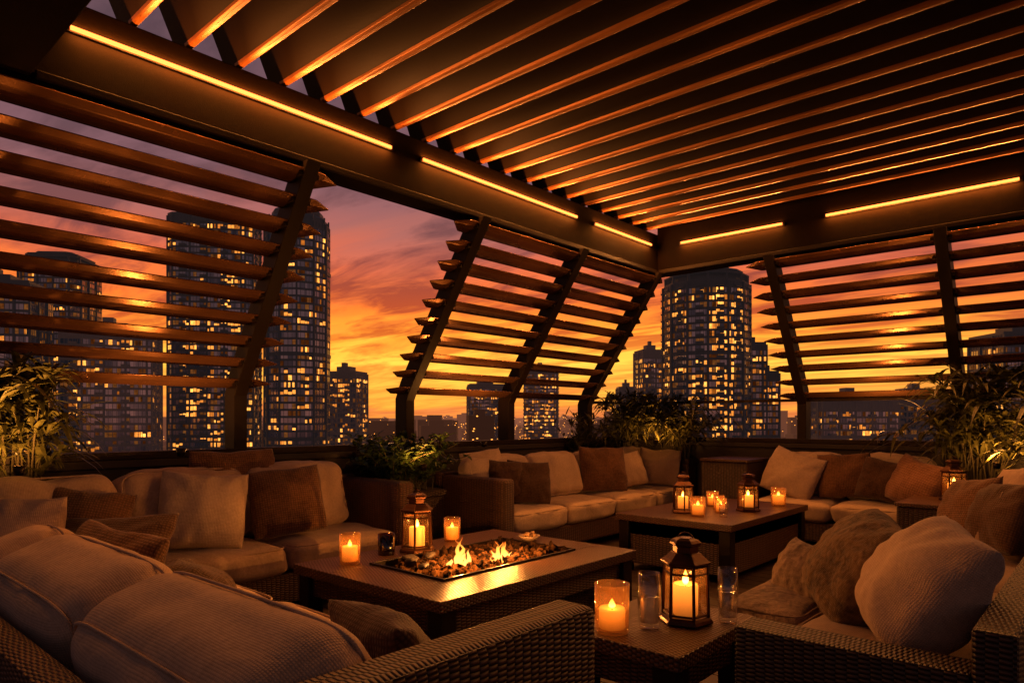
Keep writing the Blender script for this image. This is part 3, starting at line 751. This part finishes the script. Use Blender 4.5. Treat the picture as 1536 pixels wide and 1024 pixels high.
# ------------------------------------------------------------------ plants
def leaf(mb, p, d, L, w, droop):
    d = d.normalized(); s_ = d.cross(Vector((0, 0, 1)))
    if s_.length < .05: s_ = Vector((1, 0, 0))
    s_.normalize(); rows = []
    up = s_.cross(d)
    for k, (f, ww) in enumerate(((0, .2), (.25, 1), (.55, .85), (.8, .5), (1, .03))):
        q = p+d*L*f+Vector((0, 0, -droop*L*f*f))
        rows.append((q-s_*w*ww/2+up*w*.12*ww, q, q+s_*w*ww/2+up*w*.12*ww))
    vs = [v for r in rows for v in r]; fs = []
    for k in range(4):
        fs += [(k*3, k*3+1, k*3+4, k*3+3), (k*3+1, k*3+2, k*3+5, k*3+4)]
    mb.add(vs, fs)
def plant(name, loc, nst, hgt, spread, leafL, leafW, per, lab, box_, mat='leaf', ph=.5, palm=False):
    e = thing(name, loc, 0, lab, 'plant', 'potted plants around the terrace')
    sx, sy = box_
    mb = MB()
    mb.box(-sx/2, sx/2, -sy/2, sy/2, 0, ph-.051); mb.box(-sx/2-.012, sx/2+.012, -sy/2-.012, sy/2+.012, ph-.05, ph)
    mb.obj('planter', 'wickerdark', e, bevel=.006)
    mb = MB(); mb.box(-sx/2+.015, sx/2-.015, -sy/2+.015, sy/2-.015, ph-.01, ph+.006); mb.obj('soil', 'soil', e)
    fm = MB(); sm = MB()
    for i in range(nst):
        a = random.random()*6.28
        b0 = Vector((random.uniform(-sx/2+.04, sx/2-.04)*.9, random.uniform(-sy/2+.04, sy/2-.04)*.9, ph))
        h = hgt*random.uniform(.4, 1.0); out = Vector((math.cos(a), math.sin(a), 0))*spread*random.uniform(.2, 1)
        pts = [b0+Vector((0, 0, h))*f+out*f**1.8-Vector((0, 0, h*.22))*f**3 for f in [k/6 for k in range(7)]]
        sm.tube(pts, [.006*(1-.11*k) for k in range(7)], 4)
        if palm:
            for (pf, cnt) in ((1.0, per), (.75, per//2), (.5, per//2)):
                k = min(5, int(pf*6-.01)); p = pts[k].lerp(pts[k+1], pf*6-k); ax = (pts[k+1]-pts[k]).normalized()
                for j in range(cnt):
                    b2 = 6.28*j/cnt+random.uniform(-.3, .3); d = Vector((math.cos(b2), math.sin(b2), random.uniform(.1, 1.2)))+ax*.5
                    leaf(fm, p, d, leafL*random.uniform(.6, 1.2), leafW*random.uniform(.7, 1.25), random.uniform(.3, .95))
        else:
            for j in range(per):
                f = random.uniform(.25, 1.0); k = min(5, int(f*6)); p = pts[k].lerp(pts[k+1], f*6-k)
                b2 = random.random()*6.28; d = Vector((math.cos(b2), math.sin(b2), random.uniform(-.1, .9)))+(pts[k+1]-pts[k]).normalized()*.6
                leaf(fm, p, d, leafL*random.uniform(.6, 1.15), leafW*random.uniform(.7, 1.2), random.uniform(.1, .6))
    fm.obj('foliage', mat, e, recalc=False); sm.obj('stem', 'stem', e)
    return e
plant('palm_plant', (-4.50, .48, 0), 36, 1.15, .34, .38, .034, 11, 'spiky arching palm in a planter lit from below', (.2, .6), ph=.7, palm=True)
plant('palm_plant', (-4.55, 1.00, 0), 26, .95, .22, .34, .034, 11, 'spiky arching palm in a planter lit from below', (.18, .45), ph=.7, palm=True)
plant('leafy_shrub', (-4.40, 3.62, 0), 110, .60, .40, .085, .042, 28, 'low round-leaved shrub in a wicker planter between sofas', (.3, .6), 'leafdk', ph=.62)
plant('fern_plant', (-4.45, 7.15, 0), 44, .9, .36, .32, .034, 12, 'bushy palm in the terrace corner behind the sofa', (.36, .35), 'leaf', ph=.75, palm=True)
plant('fern_plant', (-3.95, 7.34, 0), 48, .95, .42, .32, .034, 12, 'bushy palm in the terrace corner behind the sofa', (.45, .2), 'leaf', ph=.75, palm=True)
plant('fern_plant', (-4.58, 6.35, 0), 26, .75, .3, .17, .022, 20, 'small fern behind the long sofa', (.12, .5), 'leaf', ph=.7)
plant('palm_plant', (-.95, 7.15, 0), 42, 1.2, .45, .40, .036, 11, 'spiky arching palm in a planter lit from below', (.5, .35), ph=.62, palm=True)
plant('palm_plant', (-.30, 6.95, 0), 40, 1.25, .45, .40, .036, 11, 'spiky arching palm in a planter lit from below', (.6, .4), ph=.62, palm=True)
plant('palm_plant', (-.2, 6.45, 0), 28, 1.05, .40, .36, .036, 11, 'spiky arching palm in a planter lit from below', (.4, .3), ph=.5, palm=True)
def uplight(loc, aim, en):
    e = thing('garden_uplight', loc, 0, 'small glowing garden spotlight among palm stems', 'lamp', 'garden uplights')
    mb = MB(); mb.lathe([(.001, -.05), (.022, -.05), (.03, 0), (.027, 0), (.02, -.02), (.001, -.02)], 16); mb.obj('housing', 'dark', e, smooth=True)
    mb = MB(); mb.lathe([(.001, -.012), (.024, -.012), (.024, -.009), (.001, -.009)], 16); mb.obj('lens', 'lens', e)
    l = bpy.data.lights.new('spot', 'SPOT'); l.energy = en; l.spot_size = R(160); l.spot_blend = .7; l.color = (1, .36, .07); l.shadow_soft_size = .02
    o = bpy.data.objects.new('spot', l); COL.objects.link(o); o.parent = e; o.location = (0, 0, .012)
    o.rotation_euler = Vector((-aim[0], -aim[1], -aim[2])).to_track_quat('Z', 'Y').to_euler()
uplight((-4.16, .92, .97), (-.7, -.2, 1), 44)
uplight((-4.48, 1.85, 1.02), (-.2, .1, 1), 24)
uplight((-.72, 6.50, .87), (.1, .8, 1), 60)
uplight((-1.75, 7.38, 1.0), (0, .1, 1), 28)
uplight((-3.9, 6.80, .98), (-.3, .7, 1), 34)
uplight((-4.04, 3.5, .86), (-.6, .1, 1), 12)
uplight((-4.45, 4.6, 1.0), (-.3, 0, 1), 26)

# ------------------------------------------------------------------ city
g = MB(); g.add([(-9000, -9000, -60), (9000, -9000, -60), (9000, 9000, -60), (-9000, 9000, -60)], [(0,1,2,3)])
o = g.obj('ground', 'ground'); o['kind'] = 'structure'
def W(r, f, z=0): v = Rv*r+Fv*f; return Vector((v.x, v.y, z))
def rect(w, d, ch=0):
    if not ch: return [(-w/2,-d/2),(w/2,-d/2),(w/2,d/2),(-w/2,d/2)]
    return [(-w/2+ch,-d/2),(w/2-ch,-d/2),(w/2,-d/2+ch),(w/2,d/2-ch),(w/2-ch,d/2),(-w/2+ch,d/2),(-w/2,d/2-ch),(-w/2,-d/2+ch)]
def tower(px0, px1, D, pytop, foot, yaw, label, fh=3.0, cw=1.55, lit=.3, dim=.25, mat='facade', indiv=0, crown=None, z0=-60, col_band=None, seed=1):
    rnd = random.Random(seed)
    r = ((px0+px1)/2-768)/1023*D; wid = (px1-px0)/1023*D
    top = 1.2+(630-pytop)/1023*D
    e = thing('office_tower', W(r, D), R(41.7)+R(yaw), label, 'building', 'city towers beyond the terrace')
    n = len(foot)
    mb = MB(); mb.sections([[Vector((p[0], p[1], z)) for p in foot] for z in (z0, top)]); mb.obj('wall', mat, e)
    nf = int((top-z0-2)/fh)
    bd = MB(); bal = MB(); wins = {'winlit': MB(), 'windim': MB(), 'winglass': MB()}; cand = []
    for k in range(n):
        a = Vector((*foot[k], 0)); b_ = Vector((*foot[(k+1) % n], 0)); L = (b_-a).length; d = (b_-a).normalized(); nn = Vector((d.y, -d.x, 0))
        wn = (Matrix.Rotation(R(41.7)+R(yaw), 3, 'Z') @ nn)
        if wn.dot(-Fv) < -.35: continue
        nc = max(1, int(L/cw)); c = L/nc
        for j in range(nc+1):
            if nc == 1 and j: continue
            wf = .34 if j % 5 == 0 else .07
            p = a+d*c*j; dd = .7 if j % 5 == 0 else .18
            q = [p-d*wf, p+d*wf, p+d*wf+nn*dd, p-d*wf+nn*dd]
            bd.sections([[Vector((v.x, v.y, z)) for v in q] for z in (z0, top-.3)])
        for f in range(nf):
            z = z0+f*fh
            if z < -46: continue
            heavy = f % 12 == 5
            o1 = nn*(.5 if heavy else .25)
            vs = [a+nn*.02, b_+nn*.02, b_+o1, a+o1]
            bd.sections([[Vector((v.x, v.y, zz)) for v in vs] for zz in (z+fh-(1.6 if heavy else .85), z+fh-.15)])
            if mat == 'facade2' or indiv:
                for j in range(2 if nc > 4 else nc, nc-2, 6):
                    q0 = a+d*c*j; q1 = a+d*c*(j+2)
                    vs = [q0, q1, q1+nn*1.2, q0+nn*1.2]
                    bal.sections([[Vector((v.x, v.y, zz)) for v in vs] for zz in (z+fh-.2, z+fh-.02)])
                    vs = [q0+nn*1.12, q1+nn*1.12, q1+nn*1.2, q0+nn*1.2]
                    bal.sections([[Vector((v.x, v.y, zz)) for v in vs] for zz in (z+fh-.02, z+fh+.9)])
            frow = rnd.random()
            run = 0
            for j in range(nc):
                cl = noise.noise(Vector((j*.25+k*3+seed, f*.15, seed*1.7)))
                pl = lit*max(.15, 1+3.0*cl)*(2.2 if frow < .12 else .8)
                if col_band and k in col_band and j in col_band[k]: pl = .95
                x_ = rnd.random()
                if run > 0: kind = 'winlit'; run -= 1
                else:
                    kind = 'winlit' if x_ < pl*.55 else ('windim' if x_ < pl*.55+dim else 'winglass')
                    if kind == 'winlit': run = rnd.choice((0, 0, 0, 1, 1, 2, 4))
                s0 = a+d*(c*j+.10)+nn*.06; s1 = a+d*(c*(j+1)-.10)+nn*.06; hh = fh-.90
                if kind == 'winlit':
                    if wn.dot(-Fv) > .2 and z > -25 and rnd.random() < .2: cand.append((s0, s1, z, d)); continue
                    if rnd.random() < .35: s1 = s0.lerp(s1, .55)
                    if rnd.random() < .5: hh *= rnd.uniform(.45, .8)
                wins[kind].add([Vector((s0.x, s0.y, z+.05)), Vector((s1.x, s1.y, z+.05)), Vector((s1.x, s1.y, z+hh)), Vector((s0.x, s0.y, z+hh))], [(0,1,2,3)])
    bd.obj('floor_bands', mat, e)
    if len(bal.bm.verts): bal.obj('balconies', mat, e)['kind'] = 'stuff'
    else: bal.bm.free()
    rest = cand[indiv:]
    for (s0, s1, z, d) in rest:
        wins['winlit'].add([Vector((s0.x, s0.y, z+.35)), Vector((s1.x, s1.y, z+.35)), Vector((s1.x, s1.y, z+fh-1.2)), Vector((s0.x, s0.y, z+fh-1.2))], [(0,1,2,3)])
    for (s0, s1, z, d) in cand[:indiv]:
        key = ('wm', round((s1-s0).length, 2), fh); me = CACHE.get(key)
        w_ = (s1-s0).length
        if not me:
            q = MB(); q.add([(0,0,0),(w_,0,0),(w_,0,fh-1.35),(0,0,fh-1.35)], [(0,1,2,3)]); ob = q.obj('window', 'winlit', e); me = ob.data; CACHE[key] = me
        else:
            ob = bpy.data.objects.new('window', me); COL.objects.link(ob); ob.parent = e
        ob.location = (s0.x, s0.y, z+.25); ob.rotation_euler = (0, 0, math.atan2(d.y, d.x))
    for kx, b2 in wins.items():
        ob = b2.obj('windows', kx, e, recalc=False); ob['kind'] = 'stuff'
    mb = MB()
    if crown == 'round':
        mb.sections([[Vector((p[0]*s, p[1]*s, top+h)) for p in foot] for s, h in ((.95, 0), (.94, wid*.07), (.86, wid*.11), (.80, wid*.11), (.80, wid*.19), (.76, wid*.22), (.6, wid*.225), (.58, wid*.25), (.2, wid*.26))])
        for k in range(len(foot)):
            p = foot[k]; q = Vector((p[0]*.96, p[1]*.96, 0)); mb.box(q.x-.3, q.x+.3, q.y-.3, q.y+.3, top, top+wid*.10)
    elif crown == 'flat':
        mb.sections([[Vector((p[0]*s, p[1]*s, top+h)) for p in foot] for s, h in ((.97, 0), (.97, wid*.02), (.82, wid*.022), (.82, wid*.13), (.85, wid*.135), (.85, wid*.155), (.60, wid*.156), (.60, wid*.20), (.3, wid*.201))])
        for k in range(len(foot)):
            p = foot[k]; q = Vector((p[0]*.955, p[1]*.955, 0)); mb.box(q.x-.4, q.x+.4, q.y-.4, q.y+.4, top, top+wid*.09)
        mb.sections([[Vector((p[0]*.985, p[1]*.985, top+h)) for p in foot] for h in (wid*.085, wid*.10)])
    else:
        mb.box(-wid*.22, wid*.18, -wid*.15, wid*.2, top, top+4); mb.box(-wid*.1, wid*.02, -wid*.1, wid*.05, top+4, top+6.5)
        mb.sections([[Vector((p[0]*1.01, p[1]*1.01, z)) for p in foot] for z in (top-.1, top+.9)])
    mb.obj('roof', mat, e)
    return e, top
CACHE = {}
def circ(r, n=14, sq=1): return [(r*math.cos(2*math.pi*k/n-math.pi/2+math.pi/n), r*sq*math.sin(2*math.pi*k/n-math.pi/2+math.pi/n)) for k in range(n)]
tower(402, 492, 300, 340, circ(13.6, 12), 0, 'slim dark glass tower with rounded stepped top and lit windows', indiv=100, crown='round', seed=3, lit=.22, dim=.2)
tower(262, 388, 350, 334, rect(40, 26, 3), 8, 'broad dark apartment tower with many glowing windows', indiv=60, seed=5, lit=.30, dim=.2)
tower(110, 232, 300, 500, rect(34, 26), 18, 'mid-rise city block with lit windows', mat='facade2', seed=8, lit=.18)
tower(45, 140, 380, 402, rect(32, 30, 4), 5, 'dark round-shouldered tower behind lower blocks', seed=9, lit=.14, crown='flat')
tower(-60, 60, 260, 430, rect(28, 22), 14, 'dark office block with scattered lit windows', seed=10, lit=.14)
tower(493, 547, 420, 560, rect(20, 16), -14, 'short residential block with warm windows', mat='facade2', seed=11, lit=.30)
tower(700, 757, 560, 578, rect(28, 20), 10, 'distant mid-rise block with warm windows', mat='facade2', seed=12, lit=.32)
tower(786, 838, 560, 556, rect(26, 20), -8, 'distant mid-rise block with warm windows', mat='facade2', seed=13, lit=.34)
cb_ = {13: (0, 1, 2, 3, 4), 0: (0, 1)}
tower(996, 1120, 300, 432, circ(18.5, 14), 0, 'round glass tower with stepped crown and bright central windows', indiv=100, crown='flat', seed=21, lit=.26, col_band=cb_)
tower(1112, 1140, 340, 518, rect(10, 14), 0, 'slim block beside the round tower', seed=22, lit=.25)
tower(1138, 1160, 340, 560, rect(8, 12), 0, 'low slim block beside the round tower', seed=23, lit=.25)
tower(957, 993, 420, 528, rect(15, 15), 10, 'slender grey block beside the round tower', mat='facade2', seed=24, lit=.15)
tower(926, 952, 520, 582, rect(13, 13), 0, 'small distant block with lit windows', mat='facade2', seed=25, lit=.25)
tower(1215, 1330, 330, 602, rect(37, 20), 4, 'long low block with rows of windows', mat='facade2', seed=26, lit=.2)
tower(1325, 1420, 360, 594, rect(33, 20), -6, 'mid-rise block beyond the end screen', mat='facade2', seed=27, lit=.2)
tower(1478, 1580, 300, 505, rect(30, 22), 0, 'dark tower beyond the end screen', seed=28, lit=.10)
tower(1420, 1482, 420, 590, rect(24, 20), 0, 'distant block beyond the end screen', mat='facade2', seed=29, lit=.2)
fb = MB(); fl = MB()
def far_block(f, r, h, w, d, nl, k_=.0008):
    c = W(r, f); m4 = Matrix.Translation((c.x, c.y, -60)) @ Matrix.Rotation(R(41.7+random.choice((0, 12, -20))), 4, 'Z')
    fb.box(-w/2, w/2, -d/2, d/2, 0, h, m4)
    if random.random() < .5: fb.box(-w/4, w/6, -d/4, d/4, h, h+random.uniform(2, 6), m4)
    for k in range(nl):
        s = max(.8, k_*f)*random.uniform(.6, 1.2); x_ = random.uniform(-w/2, w/2-s); z_ = random.uniform(2, max(3, h-s))
        fl.box(x_, x_+s*random.uniform(.8, 1.8), -d/2-.4, -d/2-.1, z_, z_+s, m4)
for i in range(1700):
    f = 480+3300*random.random()**1.3; h = random.uniform(6, 26) if random.random() < .80 else random.uniform(26, 66)
    far_block(f, random.uniform(-1.0, 1.0)*f, h, random.uniform(12, 34)*(1+f/4000), random.uniform(12, 30), int(6+h/3))
for i in range(1500):
    f = random.uniform(1800, 6000); h = random.uniform(18, 62) if random.random() < .9 else random.uniform(62, 90)
    far_block(f, random.uniform(-1.0, 1.0)*f, h, random.uniform(20, 70), random.uniform(16, 40), 7, .0006)
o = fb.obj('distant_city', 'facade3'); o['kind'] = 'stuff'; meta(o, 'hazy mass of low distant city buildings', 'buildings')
for i in range(5200):
    f = random.uniform(420, 4600); r = random.uniform(-1.0, 1.0)*f; c = W(r, f); s = max(.5, .00075*f)*random.uniform(.5, 1.4); z_ = -60+random.uniform(6, 14)
    fl.box(c.x-s/2, c.x+s/2, c.y-s/2, c.y+s/2, z_, z_+s)
o = fl.obj('distant_city_lights', 'citylight', recalc=False); o['kind'] = 'stuff'; meta(o, 'scattered warm lights of the distant city', 'lights')
hl = MB(); pts = []
N = 140
for i in range(N+1):
    a = R(41.7)+R(90)+R(-65+130*i/N)
    hgt = -6+50*max(0, .42+noise.noise(Vector((i*.11, 3.3, 0)))+.3*noise.noise(Vector((i*.5, 8.3, 0))))
    pts.append((math.cos(a)*7000, math.sin(a)*7000, hgt))
hl.sections([[Vector((p[0], p[1], -61)), Vector((p[0], p[1], p[2])), Vector((p[0]*1.15, p[1]*1.15, -61))] for p in pts], True)
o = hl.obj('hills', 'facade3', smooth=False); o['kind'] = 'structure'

for p in (CP, LP):
    for c in list(p.children): bpy.data.objects.remove(c, do_unlink=True)
    bpy.data.objects.remove(p, do_unlink=True)
print('objects', len(bpy.data.objects))
